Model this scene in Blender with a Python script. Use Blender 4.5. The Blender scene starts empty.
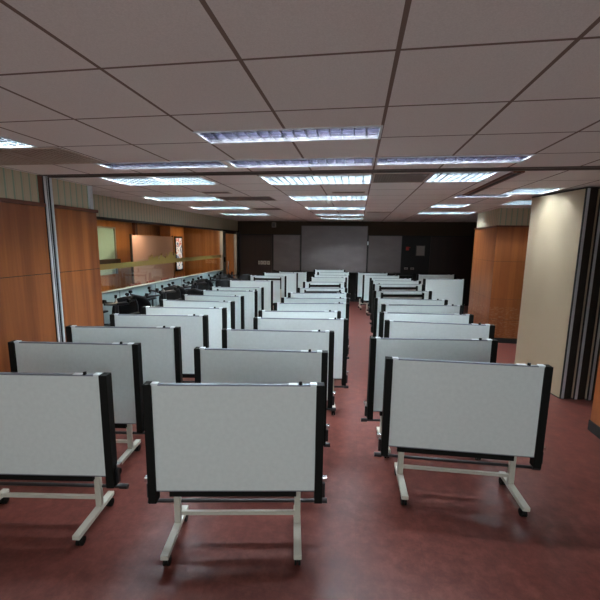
import bpy, bmesh, math, random
from mathutils import Matrix, Vector
random.seed(7)
PI = math.pi
S = bpy.context.scene
col = S.collection

# ------------------------------------------------------------------ camera, world, exposure
R = [[ 0.988117,-0.036348, 0.149344], [ 0.153133, 0.149172,-0.976882], [ 0.013229, 0.988143, 0.152966]]
H = 2.08
cam_d = bpy.data.cameras.new('camera')
cam = bpy.data.objects.new('camera', cam_d); col.objects.link(cam)
cam_d.sensor_width = 36.0; cam_d.lens = 370.0 / 600.0 * 36.0
cam_d.clip_start = .02; cam_d.clip_end = 100
m = Matrix([R[0] + [0], R[1] + [0], R[2] + [H], [0, 0, 0, 1]])
cam.matrix_world = m
S.camera = cam
S.view_settings.view_transform = 'Standard'
S.view_settings.look = 'None'
S.view_settings.gamma = 1
S.view_settings.use_curve_mapping = False
S.view_settings.exposure = 2.8
w = bpy.data.worlds.new('world'); S.world = w; w.use_nodes = True
w.node_tree.nodes['Background'].inputs[0].default_value = (.92, .98, 1.0, 1)
w.node_tree.nodes['Background'].inputs[1].default_value = .27
TUBE = 42.0          # emission of the lit tubes

# ------------------------------------------------------------------ materials
def mat(name, base, rough=.6, metal=0., spec=.5, fn=None, **kw):
    m = bpy.data.materials.new(name); m.use_nodes = True
    b = m.node_tree.nodes['Principled BSDF']
    b.inputs['Base Color'].default_value = (*base, 1)
    b.inputs['Roughness'].default_value = rough
    b.inputs['Metallic'].default_value = metal
    b.inputs['Specular IOR Level'].default_value = spec
    for k, v in kw.items(): b.inputs[k.replace('_', ' ')].default_value = v
    if fn: fn(m.node_tree, b)
    return m
class N:
    def __init__(s, nt): s.nt = nt
    def new(s, t, **kw):
        n = s.nt.nodes.new(t)
        for k, v in kw.items(): setattr(n, k, v)
        return n
    def link(s, a, b): s.nt.links.new(a, b)
    def pos(s):
        g = s.new('ShaderNodeNewGeometry'); return g.outputs['Position']
    def obj(s):
        return s.new('ShaderNodeTexCoord').outputs['Object']
    def math(s, op, a, b=None, c=None):
        n = s.new('ShaderNodeMath', operation=op)
        for i, v in enumerate((a, b, c)):
            if v is None: continue
            if isinstance(v, (int, float)): n.inputs[i].default_value = v
            else: s.link(v, n.inputs[i])
        return n.outputs[0]
    def xyz(s, v):
        n = s.new('ShaderNodeSeparateXYZ'); s.link(v, n.inputs[0]); return n.outputs
    def mapping(s, v, scale):
        n = s.new('ShaderNodeMapping'); s.link(v, n.inputs[0]); n.inputs['Scale'].default_value = scale; return n.outputs[0]
    def noise(s, v, scale, detail=4, rough=.55):
        n = s.new('ShaderNodeTexNoise'); s.link(v, n.inputs[0]); n.inputs['Scale'].default_value = scale
        n.inputs['Detail'].default_value = detail; n.inputs['Roughness'].default_value = rough; return n.outputs[0]
    def ramp(s, f, stops):
        n = s.new('ShaderNodeValToRGB'); s.link(f, n.inputs[0]); e = n.color_ramp.elements
        e[0].position, e[0].color = stops[0][0], (*stops[0][1], 1)
        e[1].position, e[1].color = stops[-1][0], (*stops[-1][1], 1)
        for p, c in stops[1:-1]:
            q = e.new(p); q.color = (*c, 1)
        return n.outputs[0]
    def mix(s, f, a, b, mode='MIX'):
        n = s.new('ShaderNodeMix', data_type='RGBA', blend_type=mode)
        if isinstance(f, (int, float)): n.inputs[0].default_value = f
        else: s.link(f, n.inputs[0])
        for i, v in ((6, a), (7, b)):
            if isinstance(v, tuple): n.inputs[i].default_value = (*v, 1)
            else: s.link(v, n.inputs[i])
        return n.outputs[2]
    def line(s, c, origin, period, half):
        """1 on the joint, 0 elsewhere"""
        a = s.math('SUBTRACT', c, origin)
        a = s.math('DIVIDE', a, period)
        a = s.math('FRACT', a)
        a = s.math('SUBTRACT', a, .5)
        a = s.math('ABSOLUTE', a)
        return s.math('GREATER_THAN', a, .5 - half / period)

def wood_fn(dark, light, scratches=False):
    def fn(nt, b):
        n = N(nt); p = n.pos()
        g = n.noise(n.mapping(p, (3.2, 3.2, .16)), 2.4, 6, .62)
        g2 = n.noise(n.mapping(p, (5, 5, .04)), 1.6, 2)
        f = n.math('ADD', n.math('MULTIPLY', g, .55), n.math('MULTIPLY', g2, .45))
        c = n.ramp(f, [(.36, dark), (.5, tuple((a + c) / 2 for a, c in zip(dark, light))), (.62, light)])
        if scratches:
            z = n.xyz(p)[2]
            s = n.noise(n.mapping(p, (6, 6, 60)), 1.6, 4, .7)
            s = n.math('GREATER_THAN', s, .575)
            low = n.math('LESS_THAN', z, .78)
            s = n.math('MULTIPLY', s, low)
            c = n.mix(n.math('MULTIPLY', s, .6), c, (.40, .27, .20))
        n.link(c, b.inputs['Base Color'])
    return fn
def paper_fn(axis, base, stripe):
    def fn(nt, b):
        n = N(nt); q = n.xyz(n.pos()); v = n.math('ADD', q[0], q[1])
        l = n.line(v, .02, .105, .010)
        l2 = n.line(v, .045, .105, .004)
        c = n.mix(n.math('MULTIPLY', l, .75), base, stripe)
        c = n.mix(n.math('MULTIPLY', l2, .5), c, (.50, .30, .22))
        n.link(c, b.inputs['Base Color'])
    return fn
def ceil_fn(nt, b):
    n = N(nt); p = n.pos(); x, y, z = n.xyz(p)
    lx = n.line(x, .13, .65, .010)
    ya = n.line(y, 4.27, .635, .008)
    yb = n.line(y, 3.50, .62, .008)
    far = n.math('GREATER_THAN', y, 4.2)
    ly = n.mix(far, yb, ya)
    l = n.math('MAXIMUM', lx, ly)
    g = n.noise(p, 160, 3)
    c = n.ramp(g, [(.35, (.77, .71, .67)), (.65, (.85, .79, .75))])
    c = n.mix(l, c, (.24, .17, .14))
    n.link(c, b.inputs['Base Color'])
def floor_fn(nt, b):
    n = N(nt); p = n.pos(); x, y, z = n.xyz(p)
    l = n.math('MAXIMUM', n.line(x, .06, .45, .0022), n.line(y, .1, .45, .0022))
    g = n.noise(p, 9, 8, .75)
    c = n.ramp(g, [(.32, (.085, .022, .017)), (.5, (.135, .037, .028)), (.68, (.20, .064, .047))])
    v = n.new('ShaderNodeTexWhiteNoise', noise_dimensions='2D')
    sn = n.new('ShaderNodeVectorMath', operation='SNAP'); n.link(p, sn.inputs[0]); sn.inputs[1].default_value = (.45, .45, 10)
    n.link(sn.outputs[0], v.inputs[0])
    c = n.mix(n.math('MULTIPLY', v.outputs[0], .22), c, (.12, .035, .028))
    c = n.mix(n.math('MULTIPLY', l, .45), c, (.09, .03, .025))
    n.link(c, b.inputs['Base Color'])
    r = n.math('ADD', n.math('MULTIPLY', g, .25), .24)
    n.link(r, b.inputs['Roughness'])
def lam_fn(nt, b):
    n = N(nt); g = n.noise(n.obj(), 30, 3)
    c = n.ramp(g, [(.3, (.66, .73, .715)), (.7, (.71, .78, .765))])
    n.link(c, b.inputs['Base Color'])
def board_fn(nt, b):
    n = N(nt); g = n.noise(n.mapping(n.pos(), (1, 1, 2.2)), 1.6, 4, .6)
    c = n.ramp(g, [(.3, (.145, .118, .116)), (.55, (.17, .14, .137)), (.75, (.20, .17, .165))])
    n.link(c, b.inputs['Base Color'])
def perf_fn(nt, b):
    n = N(nt); x, y, z = n.xyz(n.pos())
    l = n.math('MAXIMUM', n.line(x, 0, .03, .005), n.line(y, 0, .03, .005))
    n.link(n.mix(l, (.115, .082, .066), (.19, .14, .115)), b.inputs['Base Color'])
def poster_fn(nt, b):
    n = N(nt); g = n.noise(n.mapping(n.pos(), (1, 4, 4)), 2.2, 2)
    c = n.ramp(g, [(.40, (.55, .12, .08)), (.44, (.75, .72, .68)), (.56, (.70, .75, .80)), (.6, (.10, .12, .2))])
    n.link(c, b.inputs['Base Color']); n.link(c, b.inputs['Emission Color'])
    b.inputs['Emission Strength'].default_value = .12  # print glows slightly by itself to look lit
def glass_mat(name, tint=(1, 1, 1), refl=1.0):
    m = bpy.data.materials.new(name); m.use_nodes = True
    nt = m.node_tree; nt.nodes.clear(); n = N(nt)
    o = n.new('ShaderNodeOutputMaterial'); t = n.new('ShaderNodeBsdfTransparent'); t.inputs[0].default_value = (*tint, 1)
    g = n.new('ShaderNodeBsdfGlossy'); g.inputs['Roughness'].default_value = .01
    f = n.new('ShaderNodeLayerWeight'); f.inputs[0].default_value = .5
    x = n.new('ShaderNodeMixShader')
    fac = n.math('MULTIPLY_ADD', n.math('POWER', f.outputs['Facing'], 4.0), .6 * refl, .05); n.link(fac, x.inputs[0]); n.link(t.outputs[0], x.inputs[1]); n.link(g.outputs[0], x.inputs[2])
    n.link(x.outputs[0], o.inputs[0])
    return m
def emit(name, c, s):
    return mat(name, (.8, .8, .8), .5, Emission_Color=(*c, 1), Emission_Strength=s)

M = {
 'wood': mat('wood_veneer', (.4, .15, .05), .38, fn=wood_fn((.17, .044, .011), (.37, .115, .030))),
 'wood_col': mat('column_veneer', (.4, .15, .05), .42, fn=wood_fn((.20, .052, .013), (.33, .10, .026), True)),
 'wood_cap': mat('wood_moulding', (.23, .065, .025), .45, fn=wood_fn((.10, .026, .010), (.16, .045, .017))),
 'wood_dark': mat('dark_wall_panelling', (.05, .018, .008), .5, fn=wood_fn((.018, .0045, .0018), (.028, .0075, .003))),
 'wood_black': mat('blackish_wall_panelling', (.0045, .0035, .0025), .6),
 'wood_amber': mat('corridor_panelling', (.5, .2, .06), .4, fn=wood_fn((.36, .13, .035), (.55, .23, .07))),
 'paper_y': mat('striped_wallpaper_side', (.5, .4, .3), .8, fn=paper_fn(1, (.52, .43, .30), (.20, .33, .24))),
 'paper_x': mat('striped_wallpaper_end', (.5, .4, .3), .8, fn=paper_fn(0, (.52, .43, .30), (.20, .33, .24))),
 'paper_far': mat('shade_toned_wallpaper_end', (.045, .028, .014), .85),  # same wallpaper, with the far end's shade put into a plain dark colour
 'ceiling': mat('ceiling_tiles', (.3, .25, .23), .9, spec=.2, fn=ceil_fn),
 'floor': mat('red_floor_tiles', (.22, .07, .05), .35, spec=.3, fn=floor_fn),
 'laminate': mat('grey_laminate', (.55, .58, .58), .42, spec=.4, fn=lam_fn),
 'edge': mat('grey_edge_band', (.22, .25, .29), .35, metal=.6),
 'black': mat('black_plastic', (.0050, .0058, .0048), .6, spec=.16),
 'black_metal': mat('black_steel', (.012, .012, .013), .35, spec=.5),
 'chrome': mat('chrome', (.75, .78, .8), .18, metal=1.),
 'clip': mat('pale_clip', (.75, .82, .84), .3),
 'cream': mat('cream_steel', (.52, .51, .43), .4),
 'under': mat('underside_board', (.40, .40, .39), .7),
 'alu': mat('aluminium', (.62, .64, .67), .4, metal=.1),
 'seal': mat('black_rubber_seal', (.012, .012, .012), .7),
 'brown_seal': mat('brown_seal', (.022, .015, .010), .7),
 'beige': mat('beige_partition', (.43, .335, .225), .5, spec=.35),
 'lowwall': mat('pale_blue_low_wall', (.36, .45, .45), .45),
 'ledge': mat('pale_ledge', (.24, .27, .26), .4),
 'glass': glass_mat('clear_glass', (.93, .95, .93), 1.0),
 'gold': mat('gold_film', (.24, .165, .04), .45),
 'steel': mat('brushed_steel', (.42, .42, .40), .32, metal=.9),
 'dkframe': mat('dark_frame', (.03, .022, .018), .5),
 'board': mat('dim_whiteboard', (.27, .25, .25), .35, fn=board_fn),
 'boardframe': mat('board_frame', (.12, .105, .10), .4, metal=.4),
 'perf': mat('perforated_panel', (.13, .09, .07), .8, fn=perf_fn),
 'rib': mat('brown_grille', (.46, .36, .29), .6),
 'slot': mat('grille_recess', (.05, .03, .022), .9),
 'reflector': mat('darkened_mirror_louvre', (.10, .10, .13), .22, metal=.9),  # louvre colour darkened so these fixtures look dim despite strong tubes
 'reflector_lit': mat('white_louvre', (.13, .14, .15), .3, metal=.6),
 'housing': mat('darkened_fixture_housing', (.035, .035, .045), .5, metal=.1),  # darker copy of the housing, dimness put into its colour
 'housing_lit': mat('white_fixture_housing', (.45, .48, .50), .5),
 'tube': emit('lit_tube', (.80, .93, 1.0), TUBE),
 'tube_raised': emit('raised_tube', (.85, .92, 1.0), 40.0),  # nearly as strong as the lit tubes, raised to brighten the tables
 'tube_warm': emit('corridor_tube', (1.0, .74, .46), 11.0),
 'track': mat('dark_track', (.075, .050, .040), .5),
 'white': mat('white_plastic', (.7, .68, .62), .5),
 'paperw': mat('notice_paper', (.35, .30, .27), .8),
 'red': mat('red_plastic', (.5, .03, .02), .5),
 'pinkboard': mat('pale_pink_board', (.42, .26, .23), .6),
 'sage': mat('pale_green_panel', (.34, .52, .47), .6),
 'poster': mat('poster_print', (.6, .6, .6), .5, fn=poster_fn),
 'mesh': mat('black_chair_fabric', (.006, .0065, .008), .6, spec=.25),
 'chair_plastic': mat('grey_black_chair_plastic', (.013, .014, .018), .28, spec=.5),
 'corr_floor': mat('corridor_floor', (.10, .05, .035), .35),
 'corr_ceiling': mat('corridor_ceiling', (.45, .38, .30), .9),
 'reflection_red': mat('dull_red_reflection', (.33, .07, .045), .7),
}

# ------------------------------------------------------------------ mesh helpers
def box(bm, x0, x1, y0, y1, z0, z1, T=None):
    vs = [bm.verts.new((x, y, z)) for x in (x0, x1) for y in (y0, y1) for z in (z0, z1)]
    for f in ((0, 1, 3, 2), (4, 6, 7, 5), (0, 4, 5, 1), (2, 3, 7, 6), (0, 2, 6, 4), (1, 5, 7, 3)):
        bm.faces.new([vs[i] for i in f])
    if T is not None: bmesh.ops.transform(bm, matrix=T, verts=vs)
    return vs
def tube(bm, p, q, r, n=10, r2=None, cap=True):
    p, q = Vector(p), Vector(q); d = (q - p); L = d.length
    ret = bmesh.ops.create_cone(bm, cap_ends=cap, segments=n, radius1=r, radius2=r if r2 is None else r2, depth=L)
    T = Matrix.Translation((p + q) / 2) @ d.to_track_quat('Z', 'Y').to_matrix().to_4x4()
    bmesh.ops.transform(bm, matrix=T, verts=ret['verts'])
def sweep(bm, pts, r, n=8):
    for a, b in zip(pts, pts[1:]): tube(bm, a, b, r, n)
    for p in pts[1:-1]:
        ret = bmesh.ops.create_uvsphere(bm, u_segments=n, v_segments=6, radius=r)
        bmesh.ops.translate(bm, verts=ret['verts'], vec=Vector(p))
def build(name, bm, material, parent=None, bevel=0, smooth=False, loc=None):
    me = bpy.data.meshes.new(name)
    bmesh.ops.recalc_face_normals(bm, faces=bm.faces)
    bm.to_mesh(me); bm.free()
    o = bpy.data.objects.new(name, me); col.objects.link(o)
    me.materials.append(M[material])
    if parent is not None: o.parent = parent
    if loc is not None: o.location = loc
    if smooth:
        for p in me.polygons: p.use_smooth = True
    if bevel:
        b = o.modifiers.new('bevel', 'BEVEL'); b.width = bevel; b.segments = 2; b.limit_method = 'ANGLE'
    return o
def bx(name, dims, material, parent=None, bevel=0):
    bm = bmesh.new(); box(bm, *dims); return build(name, bm, material, parent, bevel)
def struct(name, dims, material, parent=None, bevel=0):
    o = bx(name, dims, material, parent, bevel)
    if parent is None: o['kind'] = 'structure'
    return o
def tag(o, label, cat, group=None):
    o['label'] = label; o['category'] = cat
    if group: o['group'] = group
    return o
def thing(name, label, cat, loc=(0, 0, 0), rz=0, group=None):
    o = bpy.data.objects.new(name, None); col.objects.link(o); o.empty_display_size = .2
    o.location = loc; o.rotation_euler = (0, 0, rz)
    return tag(o, label, cat, group)
def copy_tree(o, parent=None):
    c = o.copy(); col.objects.link(c)
    if parent is not None: c.parent = parent
    for ch in list(o.children): copy_tree(ch, c)
    return c
def local(parts, origin):
    """parts were made in room coordinates: move their meshes so the parent Empty stands at origin"""
    for p in parts: p.data.transform(Matrix.Translation(-Vector(origin)))

# ------------------------------------------------------------------ the setting
CZ = 2.84
LX = -4.40      # glass wall
WX = -3.80      # wood wall
FY = 13.4       # far wall
struct('floor', (-7.2, 4.6, -3.6, FY + .2, -.1, 0), 'floor')
# lights and vents that are let into the ceiling: (x0, x1, y0, y1)
gx = lambda k: .13 + .65 * k
gy = lambda k: 4.27 + .635 * k
LIGHTS = [
 # x0, x1, y0, y1, state, label
 (gx(-2), gx(0), 2.60, 2.90, 'dim', 'wide dim mirror-louvre ceiling light, nearest of the middle line'),
 (-2.64, -1.33, 3.50, 3.80, 'dim', 'dim narrow louvre ceiling light before the track, left end of its three'),
 (-1.27, gx(0) - .01, 3.50, 3.84, 'dim', 'dim narrow louvre ceiling light before the track, middle of its three'),
 (gx(0) + .01, gx(2) + .02, 3.52, 3.82, 'dim', 'dim narrow louvre ceiling light before the track, right end of its three'),
 (gx(-5) - .06, gx(-4) - .07, 4.27, 4.90, 'lit', 'square lit ceiling light just past the track, closer to the wood wall'),
 (gx(-4) - .05, gx(-3) - .06, 4.27, 4.90, 'lit', 'square lit ceiling light just past the track, second from the wood wall'),
 (gx(-2), gx(0), 4.35, 4.98, 'lit', 'long lit louvre ceiling light just past the track in the middle line'),
 (gx(1), gx(2), 4.27, 4.90, 'lit', 'square lit ceiling light beside the brown perforated ceiling panel'),
 (gx(-6) - .02, gx(-4), gy(3), gy(4), 'lit', 'long lit ceiling light near the glass wall, second past the track'),
 (gx(-2), gx(0), gy(3), gy(4), 'lit', 'long lit ceiling light by the smoke detector in the middle line'),
 (gx(2) + .06, gx(3) + .2, gy(3), gy(3) + .3, 'dim', 'narrow dim ceiling light left of the beige folding partition'),
 (gx(-6), gx(-4), 7.95, 8.58, 'lit', 'long lit ceiling light near the glass wall, third past the track'),
 (gx(-2), gx(0), 8.08, 8.71, 'lit', 'long lit ceiling light in the middle line, third past the track'),
 (gx(2), gx(3), gy(5) + .1, gy(6) + .1, 'lit', 'square lit ceiling light in front of the wood-clad pillar'),
 (gx(-6), gx(-4), 9.85, 10.48, 'lit', 'farthest lit ceiling light of the line beside the glass wall'),
 (gx(-2), gx(0), 9.92, 10.55, 'lit', 'long lit ceiling light in the middle line, second from far wall'),
 (gx(-2), gx(0), 11.45, 12.08, 'lit', 'ceiling light nearest the far wall in the middle line'),
 (gx(2), gx(4) - .05, 9.25, 9.88, 'lit', 'long lit ceiling light left of the pillar, farthest right of centre'),
 (gx(3) + .02, gx(4) - .07, 5.50, 6.10, 'lit', 'square lit ceiling light shining right onto the beige partition top'),
 (gx(4) - .10, gx(5), 6.92, 7.70, 'lit', 'square lit ceiling light between beige partition and wood pillar'),
 (-3.36, -2.67, 2.54, 2.86, 'lit', 'lit louvre ceiling light over the wood wall, before the ribbed grille'),
]
VENTS = [
 (gx(0) + .01, gx(1) - .01, 4.29, 4.92, 'perf', 'brown perforated square ceiling panel beside the square light'),
 (gx(-4), gx(-3) + .33, gy(3) + .06, gy(4) + .02, 'perf', 'wide brown perforated ceiling panel between two lines of lights'),
 (gx(-4), gx(-3) - .18, 5.62, 5.84, 'perf', 'small brown slotted ceiling vent just before the wide perforated panel'),
 (-.42, .08, 5.72, 5.90, 'perf', 'dark slotted ceiling vent between the first two long middle lights'),
 (gx(0) + .05, gx(1), 9.30, 9.48, 'perf', 'narrow dark ceiling vent right of the middle line of lights'),
 (gx(-4) + .05, gx(-3) + .05, 8.30, 8.80, 'perf', 'far brown ceiling panel beside the glass wall lights'),
]
GRILLE = (-3.78, -2.50, 2.90, 3.50)
holes = [l[:4] for l in LIGHTS] + [v[:4] for v in VENTS] + [GRILLE, (WX, 2.69, 4.06, 4.20)]
X0, X1, Y0, Y1 = -4.6, 4.6, -3.6, FY + .2
xs = sorted({X0, X1} | {h[i] for h in holes for i in (0, 1)})
ys = sorted({Y0, Y1} | {h[i] for h in holes for i in (2, 3)})
bm = bmesh.new(); vg = {}
def vv(x, y):
    if (x, y) not in vg: vg[x, y] = bm.verts.new((x, y, CZ))
    return vg[x, y]
for a, b in zip(xs, xs[1:]):
    for c, d in zip(ys, ys[1:]):
        mx, my = (a + b) / 2, (c + d) / 2
        if any(h[0] < mx < h[1] and h[2] < my < h[3] for h in holes): continue
        bm.faces.new([vv(a, c), vv(a, d), vv(b, d), vv(b, c)])
o = build('ceiling', bm, 'ceiling'); o['kind'] = 'structure'
struct('ceiling_slab', (-4.6, 4.6, -3.6, FY + .2, CZ + .16, CZ + .22), 'slot')

# left: wood-clad wall up to y=5, then the recessed glass wall
wl = struct('wall_left', (WX - .12, WX - .02, -3.5, 5.0, 0, CZ), 'paper_y')
struct('wood_panel', (WX - .02, WX, -3.5, 4.11, 0, 1.655), 'wood', wl)
struct('wood_panel', (WX - .02, WX, -3.5, 4.11, 1.663, 2.47), 'wood', wl)
struct('wood_panel', (WX - .02, WX, 4.22, 5.02, 0, 1.655), 'wood', wl)
struct('wood_panel', (WX - .02, WX, 4.22, 5.02, 1.663, 2.47), 'wood', wl)
struct('wood_moulding', (WX - .02, WX + .025, -3.5, 4.11, 2.47, 2.515), 'wood_cap', wl, .006)
struct('wood_moulding', (WX - .02, WX + .025, 4.22, 5.04, 2.47, 2.515), 'wood_cap', wl, .006)
struct('joint_strip', (WX - .02, WX - .004, -3.5, 4.11, 1.655, 1.663), 'wood_black', wl)
struct('joint_strip', (WX - .02, WX - .004, 4.22, 5.02, 1.655, 1.663), 'wood_black', wl)
struct('corner_post', (WX - .03, WX + .012, 4.90, 4.96, 2.515, CZ), 'alu', wl)
struct('wallpaper_board', (WX - .02, WX - .005, 4.06, 4.11, 2.515, CZ), 'wood_cap', wl)
tr = struct('trim_1', (WX - .02, WX + .015, 4.11, 4.22, 0, CZ), 'seal')
struct('aluminium_channel', (WX + .015, WX + .03, 4.11, 4.132, 0, CZ), 'alu', tr)
struct('aluminium_channel', (WX + .015, WX + .03, 4.198, 4.22, 0, CZ), 'alu', tr)
struct('aluminium_channel', (WX + .015, WX + .02, 4.160, 4.166, 0, CZ), 'alu', tr)
struct('wall_left_return', (LX - .08, WX - .12, 4.94, 5.0, 0, CZ), 'wood')
# glass wall
gw = struct('wall_glass_side', (LX - .08, LX, 5.0, FY, 2.47, CZ), 'paper_y')
struct('frame_rail', (LX - .07, LX + .02, 5.0, FY, 2.43, 2.475), 'dkframe', gw)
lw = struct('wall_low', (LX - .10, LX, 5.0, 11.72, 0, 1.14), 'lowwall')
struct('ledge', (LX - .12, LX + .02, 5.0, 11.72, 1.14, 1.165), 'ledge', lw, .004)
for k, y in enumerate((6.3, 7.55, 8.8, 10.05, 11.3)):
    struct('panel_joint', (LX, LX + .003, y, y + .012, 0, 1.13), 'seal', lw)
bm = bmesh.new()
for k in range(5):
    y0 = 5.02 + k * 1.34
    box(bm, LX - .045, LX - .037, y0, y0 + 1.33, 1.165, 2.43)
gl = build('window_1', bm, 'glass'); gl['kind'] = 'structure'
# the gold band on the glass with its skyline silhouette
bm = bmesh.new()
box(bm, LX - .036, LX - .035, 5.02, 11.7, 1.56, 1.66)
yy = 7.4
random.seed(3)
while yy < 8.6:
    wd = random.uniform(.03, .09); h = random.uniform(.01, .11) + .07 * math.exp(-((yy - 8.35) / .2) ** 2)
    box(bm, LX - .036, LX - .035, yy, yy + wd, 1.66, 1.66 + h)
    if random.random() < .4:
        tube(bm, (LX - .0355, yy + wd / 2, 1.66 + h), (LX - .0355, yy + wd / 2, 1.70 + h), .006, 4)
    yy += wd
build('gold_band', bm, 'gold', gl)
# glass door at the far end
d = struct('door_1', (LX - .07, LX + .03, 11.72, 11.98, 0, 2.43), 'steel')
struct('door_frame', (LX - .07, LX + .03, 13.12, 13.36, 0, 2.43), 'steel', d)
struct('door_frame', (LX - .05, LX + .01, 11.98, 13.12, 2.36, 2.43), 'dkframe', d)
struct('door_glass', (LX - .03, LX - .02, 11.98, 13.12, .02, 2.36), 'glass', d)
bm = bmesh.new()
sweep(bm, [(LX - .02, 12.16, .92), (LX + .05, 12.16, .92), (LX + .05, 12.16, 1.42), (LX - .02, 12.16, 1.42)], .013)
build('door_handle', bm, 'chrome', d)
bm = bmesh.new()
box(bm, LX + .03, LX + .07, 11.78, 11.86, 1.42, 1.58)
build('door_lock', bm, 'black', d, .004)

# far wall
fw = struct('wall_far', (LX - .1, 4.6, FY, FY + .12, 0, CZ), 'wood_dark')
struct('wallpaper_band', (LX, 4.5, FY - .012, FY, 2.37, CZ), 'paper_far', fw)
struct('dark_panel', (-3.10, 2.45, FY - .02, FY - .001, 0, 2.36), 'wood_black', fw)
struct('dark_panel', (2.47, 4.5, FY - .02, FY - .001, 0, 2.36), 'wood_dark', fw)
struct('wood_panel', (-4.25, -3.12, FY - .02, FY - .001, 0, 2.36), 'wood_dark', fw)
struct('panel_rail', (LX, 4.5, FY - .03, FY - .001, 2.345, 2.375), 'wood_black', fw)
struct('wall_right', (4.2, 4.3, -3.5, FY, 0, CZ), 'wood_dark')
# pillar
pl = struct('pillar', (2.86, 4.2, 8.36, 9.80, 0, CZ), 'paper_x')
for z0 in (.50, .95, 1.745):
    struct('joint_strip', (2.84, 4.2, 8.34, 8.36, z0, z0 + .005), 'wood_black', pl)
    struct('joint_strip', (2.84, 2.86, 8.36, 9.82, z0, z0 + .005), 'wood_black', pl)
for z0, z1 in ((.11, .50), (.505, .95), (.955, 1.745), (1.75, 2.455)):
    struct('wood_panel', (2.835, 4.2, 8.335, 8.36, z0, z1), 'wood_col', pl)
    struct('wood_panel', (2.835, 2.86, 8.36, 9.82, z0, z1), 'wood_col', pl)
struct('wood_moulding', (2.815, 4.2, 8.315, 9.84, 2.455, 2.49), 'wood_cap', pl, .004)
struct('baseboard_pillar', (2.825, 4.2, 8.325, 9.83, 0, .11), 'seal')
# right jamb of the folding partition
jb = struct('wall_right_jamb', (2.725, 4.2, 4.05, 4.42, 0, CZ), 'paper_x')
struct('wood_panel', (2.70, 4.2, 4.03, 4.05, .12, 2.47), 'wood', jb)
struct('wood_panel', (2.70, 2.725, 4.05, 4.44, .12, 2.47), 'wood', jb)
struct('baseboard_right', (2.69, 4.2, 4.02, 4.45, 0, .12), 'seal')
struct('wall_right_near', (4.2, 4.25, -3.5, 4.1, 0, CZ), 'wood')
# tracks
tk = struct('trim_2', (WX, 2.69, 4.06, 4.20, CZ + .01, CZ + .06), 'track')
struct('track_edge', (WX, 2.69, 4.06, 4.085, CZ - .012, CZ + .01), 'track', tk)
struct('track_edge', (WX, 2.72, 4.175, 4.20, CZ - .012, CZ + .01), 'track', tk)
t3 = struct('trim_3', (1.55, 1.66, 4.24, 6.15, CZ - .02, CZ + .001), 'wood_cap')
struct('track_slot', (1.585, 1.625, 4.24, 6.15, CZ - .024, CZ - .02), 'seal', t3)

# the corridor beyond the glass
CX = -6.75
struct('floor_corridor', (CX - .1, LX - .1, 4.6, FY, 0, .004), 'corr_floor')
struct('ceiling_corridor', (CX - .1, LX - .08, 4.6, FY, 2.62, 2.7), 'corr_ceiling')
cw = struct('wall_corridor', (CX - .1, CX, 4.5, FY + .1, 0, 2.7), 'wood_amber')
for y in (10.45, 12.05, 12.95):
    struct('wood_pilaster', (CX, CX + .10, y, y + .12, 0, 2.62), 'wood_cap', cw)
struct('wall_corridor_end', (CX - .1, LX - .08, FY, FY + .1, 0, 2.7), 'wood_amber')
struct('wall_corridor_near', (CX - .1, LX - .08, 4.5, 4.6, 0, 2.7), 'wood_dark')

# ------------------------------------------------------------------ ceiling fixtures
def fixture(x0, x1, y0, y1, state, label):
    t = thing('ceiling_light', label, 'ceiling light', (x0, y0, CZ), 0, 'louvre ceiling lights')
    W, D = x1 - x0, y1 - y0
    lit = state == 'lit'
    bm = bmesh.new()
    th = .006
    box(bm, 0, W, 0, D, .105, .111)
    box(bm, 0, th, 0, D, 0, .105); box(bm, W - th, W, 0, D, 0, .105)
    box(bm, th, W - th, 0, th, 0, .105); box(bm, th, W - th, D - th, D, 0, .105)
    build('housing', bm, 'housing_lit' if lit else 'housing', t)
    bm = bmesh.new()
    r = .014
    box(bm, -.004, W + .004, -.004, r, -.006, 0); box(bm, -.004, W + .004, D - r, D + .004, -.006, 0)
    box(bm, -.004, r, r, D - r, -.006, 0); box(bm, W - r, W + .004, r, D - r, -.006, 0)
    build('rim', bm, 'alu', t)
    bm = bmesh.new()
    nx = max(6, round(W / .085)); ny = max(4, round(D / .078))
    for i in range(1, nx):
        x = r + (W - 2 * r) * i / nx
        box(bm, x - .004, x + .004, r, D - r, 0, .042)
    for j in range(1, ny):
        y = r + (D - 2 * r) * j / ny
        box(bm, r, W - r, y - .004, y + .004, 0, .042)
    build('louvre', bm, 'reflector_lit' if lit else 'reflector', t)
    nt = 1 if D < .45 else 2
    for k in range(nt):
        y = D * (k + 1) / (nt + 1)
        bm = bmesh.new(); tube(bm, (.03, y, .078), (W - .03, y, .078), .016, 10)
        build('tube', bm, {'lit': 'tube', 'dim': 'tube_raised'}[state], t, smooth=True)
for l in LIGHTS: fixture(*l)
for x0, x1, y0, y1, mt, lab in VENTS:
    t = thing('ceiling_vent', lab, 'vent', (x0, y0, CZ), 0, 'brown ceiling vents')
    o = bx('panel', (x0, x1, y0, y1, CZ + .002, CZ + .012), 'perf', t); local([o], (x0, y0, CZ))
    bm = bmesh.new(); r = .02
    for b in ((x0, x1, y0, y0 + r), (x0, x1, y1 - r, y1), (x0, x0 + r, y0 + r, y1 - r), (x1 - r, x1, y0 + r, y1 - r)):
        box(bm, *b, CZ - .004, CZ + .001)
    o = build('rim', bm, 'rib', t); local([o], (x0, y0, CZ))
x0, x1, y0, y1 = GRILLE
t = thing('ceiling_grille', 'large ribbed brown return-air grille in the ceiling above the wood wall', 'vent', (x0, y0, CZ))
o = bx('recess', (x0, x1, y0, y1, CZ + .06, CZ + .07), 'slot', t); local([o], (x0, y0, CZ))
bm = bmesh.new(); k = x0 + .02
while k < x1 - .02:
    box(bm, k, k + .026, y0 + .02, y1 - .02, CZ - .002, CZ + .006); k += .058
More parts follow.
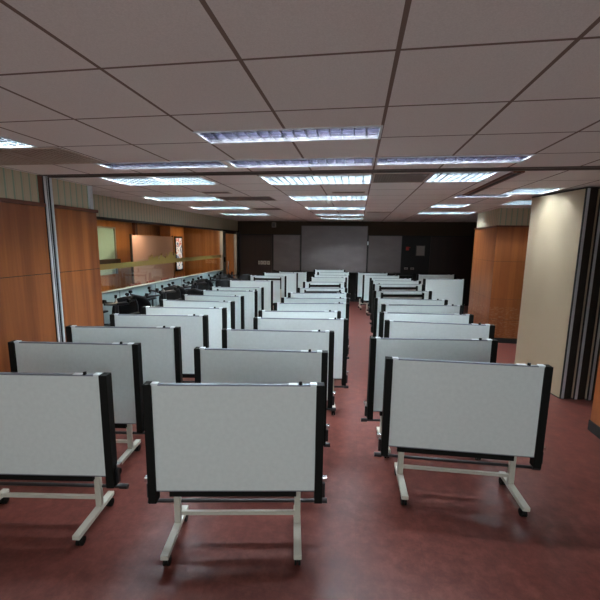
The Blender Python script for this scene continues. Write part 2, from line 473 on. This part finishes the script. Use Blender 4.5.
o = build('slats', bm, 'rib', t); local([o], (x0, y0, CZ))
bm = bmesh.new()
for b in ((x0, x1, y0, y0 + .02), (x0, x1, y1 - .02, y1), (x0, x0 + .02, y0, y1), (x1 - .02, x1, y0, y1), (-3.16, -3.11, y0, y1), (-3.09, -3.05, y0, y1)):
    box(bm, *b, CZ - .006, CZ + .031)
o = build('frame', bm, 'rib', t); local([o], (x0, y0, CZ))
# smoke detector
t = thing('smoke_detector', 'small round white smoke detector below the middle ceiling light', 'smoke detector', (-.55, 6.98, CZ))
bm = bmesh.new(); tube(bm, (0, 0, -.02), (0, 0, 0), .055, 20); build('base', bm, 'white', t)
bm = bmesh.new(); tube(bm, (0, 0, -.045), (0, 0, -.02), .03, 16, .045); build('sensor', bm, 'white', t, smooth=False)
# corridor lights
for k, y in enumerate((6.4, 9.3, 12.2)):
    lab = ('ceiling light beyond the glass, closest to the wood wall', 'ceiling light beyond the glass above the pale pink board', 'ceiling light beyond the glass next to the steel door')[k]
    t = thing('corridor_light', 'warm ' + lab, 'ceiling light', (-5.55, y, 2.62), 0, 'warm corridor lights')
    bm = bmesh.new(); box(bm, -.32, .32, -.17, .17, -.02, 0); build('housing', bm, 'housing_lit', t)
    bm = bmesh.new(); box(bm, -.30, .30, -.15, .15, -.026, -.02) if k < 2 else box(bm, -.14, .14, -.10, .10, -.026, -.02); build('diffuser', bm, 'tube_warm', t)

# ------------------------------------------------------------------ folding tables
T = 1.16
def make_table():
    t = thing('folding_table', '', 'table', (0, 0, 0), 0, 'flip-top tables folded upright')
    bm = bmesh.new(); box(bm, -.545, .545, 0, .024, .405, T - .008)
    build('tabletop', bm, 'laminate', t)
    bm = bmesh.new(); box(bm, -.545, .545, -.001, .025, T - .008, T + .002); build('edge_band', bm, 'edge', t)
    bm = bmesh.new(); box(bm, -.545, .545, -.001, .025, .398, .405); build('edge_band', bm, 'edge', t)
    for s in (-1, 1):
        a, b = sorted((s * .545, s * .600))
        bm = bmesh.new(); box(bm, a, b, -.014, .060, .315, T + .002)
        e = build('end_strip', bm, 'black', t, .003)
        bm = bmesh.new(); c, d = sorted((s * .505, s * .548)); box(bm, c, d, -.006, .034, T - .006, T + .008)
        build('corner_clip', bm, 'clip', t)
        # underside side rail
        bm = bmesh.new(); c, d = sorted((s * .405, s * .440)); box(bm, c, d, .0245, .060, .46, T - .035)
        build('side_rail', bm, 'black', t)
        # post
        bm = bmesh.new(); box(bm, s * .43 - .022, s * .43 + .022, .062, .098, .10, .80)
        build('post', bm, 'cream', t, .004)
        # foot (a sloping cream bar lying front to back) and its two casters
        bm = bmesh.new(); box(bm, s * .43 - .026, s * .43 + .026, -.22, .245, .075, .108)
        tube(bm, (s * .43, -.17, .055), (s * .43, -.17, .08), .012, 8); tube(bm, (s * .43, .215, .055), (s * .43, .215, .08), .012, 8)
        f = build('foot', bm, 'cream', t, .005)
        for y in (-.17, .215):
            bm = bmesh.new()
            tube(bm, (s * .43 - .020, y, .030), (s * .43 - .006, y, .030), .030, 14)
            tube(bm, (s * .43 + .006, y, .030), (s * .43 + .020, y, .030), .030, 14)
            box(bm, s * .43 - .005, s * .43 + .005, y - .018, y + .018, .03, .066)
            build('caster', bm, 'black', f)
        # latch beside the strip
        bm = bmesh.new(); c, d = sorted((s * .600, s * .622)); box(bm, c, d, .02, .05, .335, .44)
        build('latch', bm, 'black_metal', t, .003)
        bm = bmesh.new(); c, d = sorted((s * .600, s * .635)); box(bm, c, d, .02, .055, .455, .485)
        build('catch', bm, 'chrome', t, .003)
    bm = bmesh.new(); box(bm, -.47, .42, .03, .062, .335, .392)
    build('lower_rail', bm, 'black', t, .003)
    bm = bmesh.new(); box(bm, -.44, .44, .0245, .058, T - .115, T - .065)
    build('upper_rail', bm, 'black', t)
    bm = bmesh.new(); tube(bm, (-.62, .10, .255), (.62, .10, .255), .013, 10)
    for s in (-1, 1): tube(bm, (s * .585, .10, .255), (s * .645, .10, .255), .020, 10)
    build('tilt_bar', bm, 'black_metal', t, smooth=False)
    bm = bmesh.new(); box(bm, -.41, .41, .068, .090, .165, .190)
    build('stretcher', bm, 'cream', t)
    bm = bmesh.new(); tube(bm, (.44, .008, T), (.44, .008, T + .020), .012, 10)
    build('knob', bm, 'black', t)
    bm = bmesh.new(); box(bm, .36, .42, -.004, .028, T + .001, T + .006)
    build('hinge_plate', bm, 'clip', t)
    return t
TABLES = {
'glass': [
  (-2.257,2.123,8.0,1.18,0),
  (-2.497,2.879,7.5,1.18,0),
  (-2.460,3.538,8.7,1.21,0),
  (-2.434,4.222,8.1,1.22,0),
  (-2.373,4.790,7.3,1.18,0),
  (-2.455,5.392,3.9,1.19,0),
  (-2.436,5.991,4.4,1.08,0),
  (-2.379,6.656,6.8,1.07,0),
  (-2.420,7.259,10.7,1.10,1),
  (-2.523,8.585,10.0,1.08,0),
  (-2.448,10.014,6.3,1.05,1),
  (-2.302,11.062,14.0,1.07,0),
  (-2.003,11.542,4.7,0.95,0),
],
'middle': [
  (-0.762,2.203,9.9,1.18,0),
  (-0.796,2.991,5.5,1.16,0),
  (-0.801,3.726,6.6,1.19,0),
  (-0.660,4.394,8.0,1.16,0),
  (-0.746,4.880,10.2,1.12,0),
  (-0.669,5.580,12.5,1.17,0),
  (-0.676,6.139,12.2,1.16,0),
  (-0.688,6.779,12.3,1.14,0),
  (-0.697,7.607,13.1,1.03,1),
  (-0.757,8.818,13.5,1.04,1),
  (-0.754,9.991,12.5,1.01,0),
  (-0.729,10.770,9.3,1.08,0),
  (-0.724,11.826,11.2,1.06,0),
  (-0.943,12.86,11.8,1.10,0),
],
'right': [
  (0.887,2.988,1.5,1.26,0),
  (0.771,3.690,7.8,1.24,0),
  (0.982,4.497,0.3,1.25,0),
  (0.942,5.087,4.5,1.23,0),
  (1.015,5.803,8.7,1.25,0),
  (0.918,6.398,3.2,1.21,0),
  (0.903,7.535,12.4,1.18,1),
  (0.955,8.793,12.7,1.23,1),
  (0.984,9.588,9.2,1.27,0),
  (0.925,10.222,5.1,1.15,0),
  (0.724,11.082,-0.6,1.09,0),
  (0.495,11.892,9.2,1.02,0),
],
'side': [
  (2.353,10.434,9.5,1.14,0),
  (2.428,11.924,11.7,1.23,0),
],

}
proto = make_table()
ordn = ['first', 'second', 'third', 'fourth', 'fifth', 'sixth', 'seventh', 'eighth', 'ninth', 'tenth', 'eleventh', 'twelfth', 'thirteenth', 'fourteenth']
rowname = {'glass': 'glass-wall row', 'middle': 'middle row', 'right': 'partition-side row'}
used = False
def put_table(x, y, rot, wd, rev, label, group):
    global used
    o = proto if not used else copy_tree(proto); used = True
    o['label'] = label; o['group'] = group
    o.location = (x, y, 0)
    o.rotation_euler = (0, 0, math.radians(rot + (180 if rev else 0)))
    o.scale = (wd / 1.2, 1, 1)
    return o
for key, L in TABLES.items():
    for i, (x, y, rot, wd, rev) in enumerate(L):
        if key == 'side':
            lab = ('folded grey table standing alone left of the wood pillar', 'farthest folded grey table on the side towards the wood pillar')[i]
            grp = 'folded tables beside the pillar'
        else:
            side = 'underside towards camera' if rev else 'grey top upright'
            lab = 'folded table, %s, %s from near end of %s' % (side, ordn[i], rowname[key])
            grp = 'folded tables in ' + rowname[key]
        put_table(x, y, rot, wd, rev, lab, grp)

# ------------------------------------------------------------------ office chairs along the low wall
def make_chair():
    t = thing('office_chair', '', 'chair', (0, 0, 0), 0, 'black office chairs in a jumble along the low wall')
    # backrest: a curved shell
    bm = bmesh.new(); n, mrows = 12, 8; grid = []
    for layer in (0, 1):
        g = []
        for j in range(mrows + 1):
            v = j / mrows; row = []
            for i in range(n + 1):
                u = i / n * 2 - 1
                hw = .235 * (1 - .30 * abs(2 * v - 1) ** 2.6)
                x = u * hw; z = .58 + .42 * v + .03 * (1 - u * u)
                y = .22 + .08 * v - .07 * (u * u) + layer * .028 + .05 * (v - .4) ** 2
                row.append(bm.verts.new((x, y, z)))
            g.append(row)
        grid.append(g)
    for L_ in (0, 1):
        for j in range(mrows):
            for i in range(n):
                g = grid[L_]; bm.faces.new([g[j][i], g[j][i + 1], g[j + 1][i + 1], g[j + 1][i]])
    for j in range(mrows):
        for i in (0, n): bm.faces.new([grid[0][j][i], grid[0][j + 1][i], grid[1][j + 1][i], grid[1][j][i]])
    for i in range(n):
        for j in (0, mrows): bm.faces.new([grid[0][j][i], grid[0][j][i + 1], grid[1][j][i + 1], grid[1][j][i]])
    build('backrest', bm, 'mesh', t, smooth=True)
    bm = bmesh.new(); sweep(bm, [(0, .10, .46), (0, .25, .46), (0, .30, .62), (0, .335, .80)], .018, 8)
    build('back_bracket', bm, 'chair_plastic', t)
    # seat
    bm = bmesh.new()
    rings = [(.0, .455), (.20, .455), (.235, .475), (.24, .50), (.225, .52), (.16, .53), (0, .528)]
    seg = 24; prev = None
    for r, z in rings:
        ring = []
        for k in range(seg):
            a = 2 * PI * k / seg; ca, sa = math.cos(a), math.sin(a)
            q = (abs(ca) ** 4 + abs(sa) ** 4) ** -.25
            ring.append(bm.verts.new((max(r, .001) * ca * q, max(r, .001) * sa * q * .97, z)))
        if prev:
            for k in range(seg): bm.faces.new([prev[k], prev[(k + 1) % seg], ring[(k + 1) % seg], ring[k]])
        prev = ring
    build('seat', bm, 'mesh', t, smooth=True)
    for s in (-1, 1):
        bm = bmesh.new(); sweep(bm, [(s * .17, .02, .45), (s * .27, .02, .46), (s * .30, .05, .64), (s * .285, .03, .79)], .016, 8)
        ar = build('arm', bm, 'chair_plastic', t)
        bm = bmesh.new(); box(bm, s * .285 - .038, s * .285 + .038, -.14, .13, .785, .815)
        build('arm_pad', bm, 'mesh', ar, .012)
    bm = bmesh.new(); tube(bm, (0, 0, .10), (0, 0, .30), .028, 12); tube(bm, (0, 0, .28), (0, 0, .455), .016, 12)
    build('gas_column', bm, 'chair_plastic', t)
    bm = bmesh.new()
    for k in range(5):
        a = 2 * PI * k / 5 + .3; c, s = math.cos(a), math.sin(a)
        tube(bm, (0, 0, .115), (c * .29, s * .29, .075), .026, 8, .015)
    b = build('star_base', bm, 'chair_plastic', t)
    for k in range(5):
        a = 2 * PI * k / 5 + .3; c, s = math.cos(a), math.sin(a)
        p = Vector((c * .29, s * .29, .028)); d = Vector((-s, c, 0))
        bm = bmesh.new(); tube(bm, p - d * .02, p + d * .02, .028, 12); tube(bm, p, p + Vector((0, 0, .045)), .009, 6)
        build('caster', bm, 'black', b)
    return t
chair = make_chair(); cu = False
# pairs: one chair upright, a second one upside down on its seat; then a few single ones beside the tables
random.seed(11)
def put_chair(x, y, z, turn, flip, label):
    global cu
    c = chair if not cu else copy_tree(chair); cu = True
    c.scale = (1.06, 1.06, 1.06)
    c.location = (x, y, z); c.rotation_euler = (PI if flip else 0, 0, math.radians(turn))
    c['label'] = label
for k in range(8):
    x, y = -4.02, 5.66 + k * .80
    turn = (0, 180)[k % 2] + random.uniform(-7, 7)
    put_chair(x, y, 0, turn, False, 'black office chair standing against the low wall, %s from the near end' % ordn[k])
    put_chair(x, y, 1.126, turn + random.uniform(-4, 4), True, 'upside-down black office chair on a chair seat by the low wall, %s from near end' % ordn[k])
for k in range(4):
    put_chair(-3.36, 7.66 + k * .80 + (.78 if k else 0), 0, (175, 20, 190, 5)[k], False,
              'single black office chair between the low wall chairs and tables, %s from near end' % ordn[k])

# ------------------------------------------------------------------ beige folding partition stacked at the right
def partition(x, y, label, k):
    # near end at (x, y), running back and slightly to the left
    a = math.atan2(-.215, 1.0)
    t = thing('partition_panel', label, 'partition panel', (x, y, 0), -a, 'stacked folding partition panels')
    L, th = 1.02, .150
    bx('board', (0, th, .012, L, .012, CZ - .035), 'beige', t)
    bm = bmesh.new(); box(bm, .004, .048, -.006, .012, .006, CZ - .03)
    build('edge_profile', bm, 'alu', t, .002)
    bm = bmesh.new(); box(bm, -.004, .004, -.010, .012, .006, CZ - .03)
    build('edge_seal', bm, 'seal', t)
    bm = bmesh.new(); box(bm, .048, th + .004, -.002, .012, .006, CZ - .03)
    build('edge_jamb', bm, 'brown_seal', t)
    bm = bmesh.new(); box(bm, -.005, th + .005, 0, L, 0, .012); box(bm, -.005, th + .005, 0, L, CZ - .035, CZ - .015)
    build('sweep_seal', bm, 'brown_seal', t)
    bm = bmesh.new(); tube(bm, (th / 2, .25, CZ - .03), (th / 2, .25, CZ - .001), .012, 8); tube(bm, (th / 2, .8, CZ - .03), (th / 2, .8, CZ - .001), .012, 8)
    build('hanger', bm, 'alu', t)
for k in range(5):
    lab = ('beige full-height folding partition panel, leftmost, its broad face showing', 'folding partition panel edge second from the broad beige face',
           'folding partition panel edge third from the broad beige face', 'folding partition panel edge fourth from the broad beige face', 'last folding partition panel of the stack, beside the wood jamb')[k]
    partition(2.83 + .172 * k, 5.33 + .004 * k, lab, k)

# ------------------------------------------------------------------ boards and small things on the far wall
def board(x0, x1, z0, z1, yf, label, name='whiteboard'):
    t = thing(name, label, 'whiteboard', (x0, yf, z0))
    W, Hh = x1 - x0, z1 - z0
    bx('panel', (.02, W - .02, 0, .02, .02, Hh - .02), 'board', t)
    bm = bmesh.new()
    box(bm, 0, W, -.008, .03, 0, .02); box(bm, 0, W, -.008, .03, Hh - .02, Hh)
    box(bm, 0, .02, -.008, .03, .02, Hh - .02); box(bm, W - .02, W, -.008, .03, .02, Hh - .02)
    build('frame', bm, 'boardframe', t)
    bx('pen_tray', (.1, W - .1, -.06, 0, -.015, 0), 'boardframe', t)
    return t
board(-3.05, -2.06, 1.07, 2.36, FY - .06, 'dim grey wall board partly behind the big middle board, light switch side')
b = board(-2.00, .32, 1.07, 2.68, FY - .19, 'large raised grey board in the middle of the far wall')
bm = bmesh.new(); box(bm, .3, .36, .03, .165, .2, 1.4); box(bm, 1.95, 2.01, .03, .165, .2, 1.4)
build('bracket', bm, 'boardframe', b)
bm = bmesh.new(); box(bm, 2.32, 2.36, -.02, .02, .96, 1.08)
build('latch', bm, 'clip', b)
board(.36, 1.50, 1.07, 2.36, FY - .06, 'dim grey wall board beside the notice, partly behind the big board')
t = thing('wall_speaker', 'small pale box speaker high on the far wall above the boards', 'speaker', (-3.03, FY - .10, 2.62))
bx('cabinet', (-.07, .07, 0, .086, 0, .17), 'paperw', t, .006); bx('grille', (-.055, .055, -.006, 0, .015, .15), 'boardframe', t)
for k, (x, w_) in enumerate(((-3.60, .05), (-3.50, .09), (-3.38, .12), (-3.24, .10))):
    lab = ('narrow switch plate, first of the four beside the left board', 'switch plate, second of the four in a row on dark wood', 'widest switch plate on the dark red-brown panel', 'switch plate closest to the left wall board')[k]
    t = thing('switch_plate', lab, 'light switch', (x, FY - .022, 1.27), 0, 'wall switches')
    bx('plate', (-w_ / 2, w_ / 2, -.008, 0, 0, .13), 'white', t, .002)
    bx('rocker', (-w_ / 4, w_ / 4, -.013, -.008, .03, .10), 'paperw', t)
t = thing('fire_alarm', 'small red fire alarm on the black wall left of the notice', 'fire alarm', (1.70, FY - .022, 1.93))
bx('plate', (-.05, .05, -.02, 0, -.06, .06), 'red', t, .004); bx('lens', (-.02, .09, -.03, -.02, .02, .05), 'red', t, .003)
t = thing('notice_frame', 'small framed pale notice hanging on the black far wall', 'notice', (2.14, FY - .022, 1.70))
bx('frame', (-.15, .15, -.014, 0, -.02, .34), 'boardframe', t); bx('sheet', (-.13, .13, -.017, -.014, 0, .32), 'paperw', t)
for k, x in enumerate((1.69, 1.90)):
    t = thing('wall_socket', ('socket plate low on the black wall, closer to the boards', 'socket plate low on the black wall, under the notice')[k], 'wall socket', (x, FY - .022, 1.24), 0, 'socket plates')
    bx('plate', (-.06, .06, -.008, 0, -.035, .035), 'paperw', t, .002); bx('insert', (-.03, .03, -.011, -.008, -.018, .018), 'boardframe', t)
# black lectern at the far end
t = thing('lectern', 'low black desk at the far end behind the right table row', 'desk', (1.55, 12.75, 0))
bx('desktop', (-.30, .30, -.25, .25, 1.08, 1.11), 'black', t, .004)
bx('cabinet', (-.26, .26, -.20, .22, .03, 1.08), 'black_metal', t, .004)
bx('plinth', (-.24, .24, -.18, .20, 0, .03), 'black', t)
bx('door', (-.24, .24, -.212, -.20, .06, 1.04), 'black', t)

# ------------------------------------------------------------------ things in the corridor, seen through the glass
t = thing('display_case', 'pale green lit wall panel with dark shelf seen through the glass', 'wall panel', (CX + .02, 8.35, 1.15))
bx('panel', (0, .03, 0, 1.15, 0, 1.25), 'sage', t)
bx('shelf', (.03, .16, 0, 1.2, .30, .42), 'dkframe', t)
bm = bmesh.new(); box(bm, 0, .06, 1.15, 1.20, 0, 1.25); box(bm, 0, .06, 0, 1.2, 1.25, 1.29)
build('frame', bm, 'steel', t)
t = thing('mobile_board', 'tall pale pink mobile board standing beyond the glass', 'board', (-6.05, 9.3, 0))
bx('panel', (-.02, .02, 0, 2.25, .86, 2.22), 'pinkboard', t)
bx('frame', (-.028, .028, -.03, 0, .3, 2.25), 'dkframe', t); bx('frame', (-.028, .028, 2.25, 2.28, .3, 2.25), 'dkframe', t)
for y in (.05, 2.2):
    f = bx('foot', (-.3, .3, y - .02, y + .02, .05, .09), 'dkframe', t)
    bx('leg', (-.015, .015, y - .015, y + .015, .09, .86), 'dkframe', t)
    for x in (-.26, .26):
        bm = bmesh.new(); tube(bm, (x, y - .012, .026), (x, y + .012, .026), .026, 10); build('caster', bm, 'black', f)
t = thing('poster', 'framed colourful poster on the wood wall beyond the glass', 'poster', (CX + .104, 13.0, 1.0))
t.location = (-6.2, 12.0, 1.0)
o = struct('wall_corridor_pier', (-6.6, -6.24, 11.8, 12.8, 0, 2.62), 'wood_amber')
t.location = (-6.235, 12.06, 1.04)
bx('frame', (0, .03, 0, .52, 0, 1.20), 'black', t); bx('print', (.03, .033, .05, .47, .06, 1.14), 'poster', t)
t = thing('side_table', 'low wooden side table beyond the glass under the poster', 'table', (-5.3, 12.0, 0))
bx('tabletop', (-.2, .2, -.4, .4, .95, .98), 'wood_amber', t, .004)
for x in (-.17, .17):
    for y in (-.36, .36): bx('leg', (x - .018, x + .018, y - .018, y + .018, 0, .95), 'wood_cap', t)
def reflection_chair():  # chair shapes added in place of tables mirrored in the glass
    t = thing('reflection_chair', '', 'chair', (0, 0, 0), 0, 'dull red stand-ins for glass reflections')
    bx('seat', (-.22, .22, -.21, .21, .43, .49), 'reflection_red', t, .015)
    bx('backrest', (-.21, .21, .19, .23, .60, 1.0), 'reflection_red', t, .012)
    for x in (-.2, .2):
        bx('leg', (x - .012, x + .012, -.20, -.176, 0, .43), 'dkframe', t)
        bx('leg', (x - .012, x + .012, .186, .21, 0, .62), 'dkframe', t)
    return t
rc = reflection_chair(); used = False
for i, y in enumerate((8.6, 9.35, 10.1, 10.85)):
    c = rc if not used else copy_tree(rc); used = True
    c.location = (-5.35, y, 0); c.rotation_euler = (0, 0, math.radians(90 + (-6, 5, 2, -4)[i]))
    c['label'] = 'dull red chair shape standing in for a glass reflection, %s from the near end' % ordn[i]
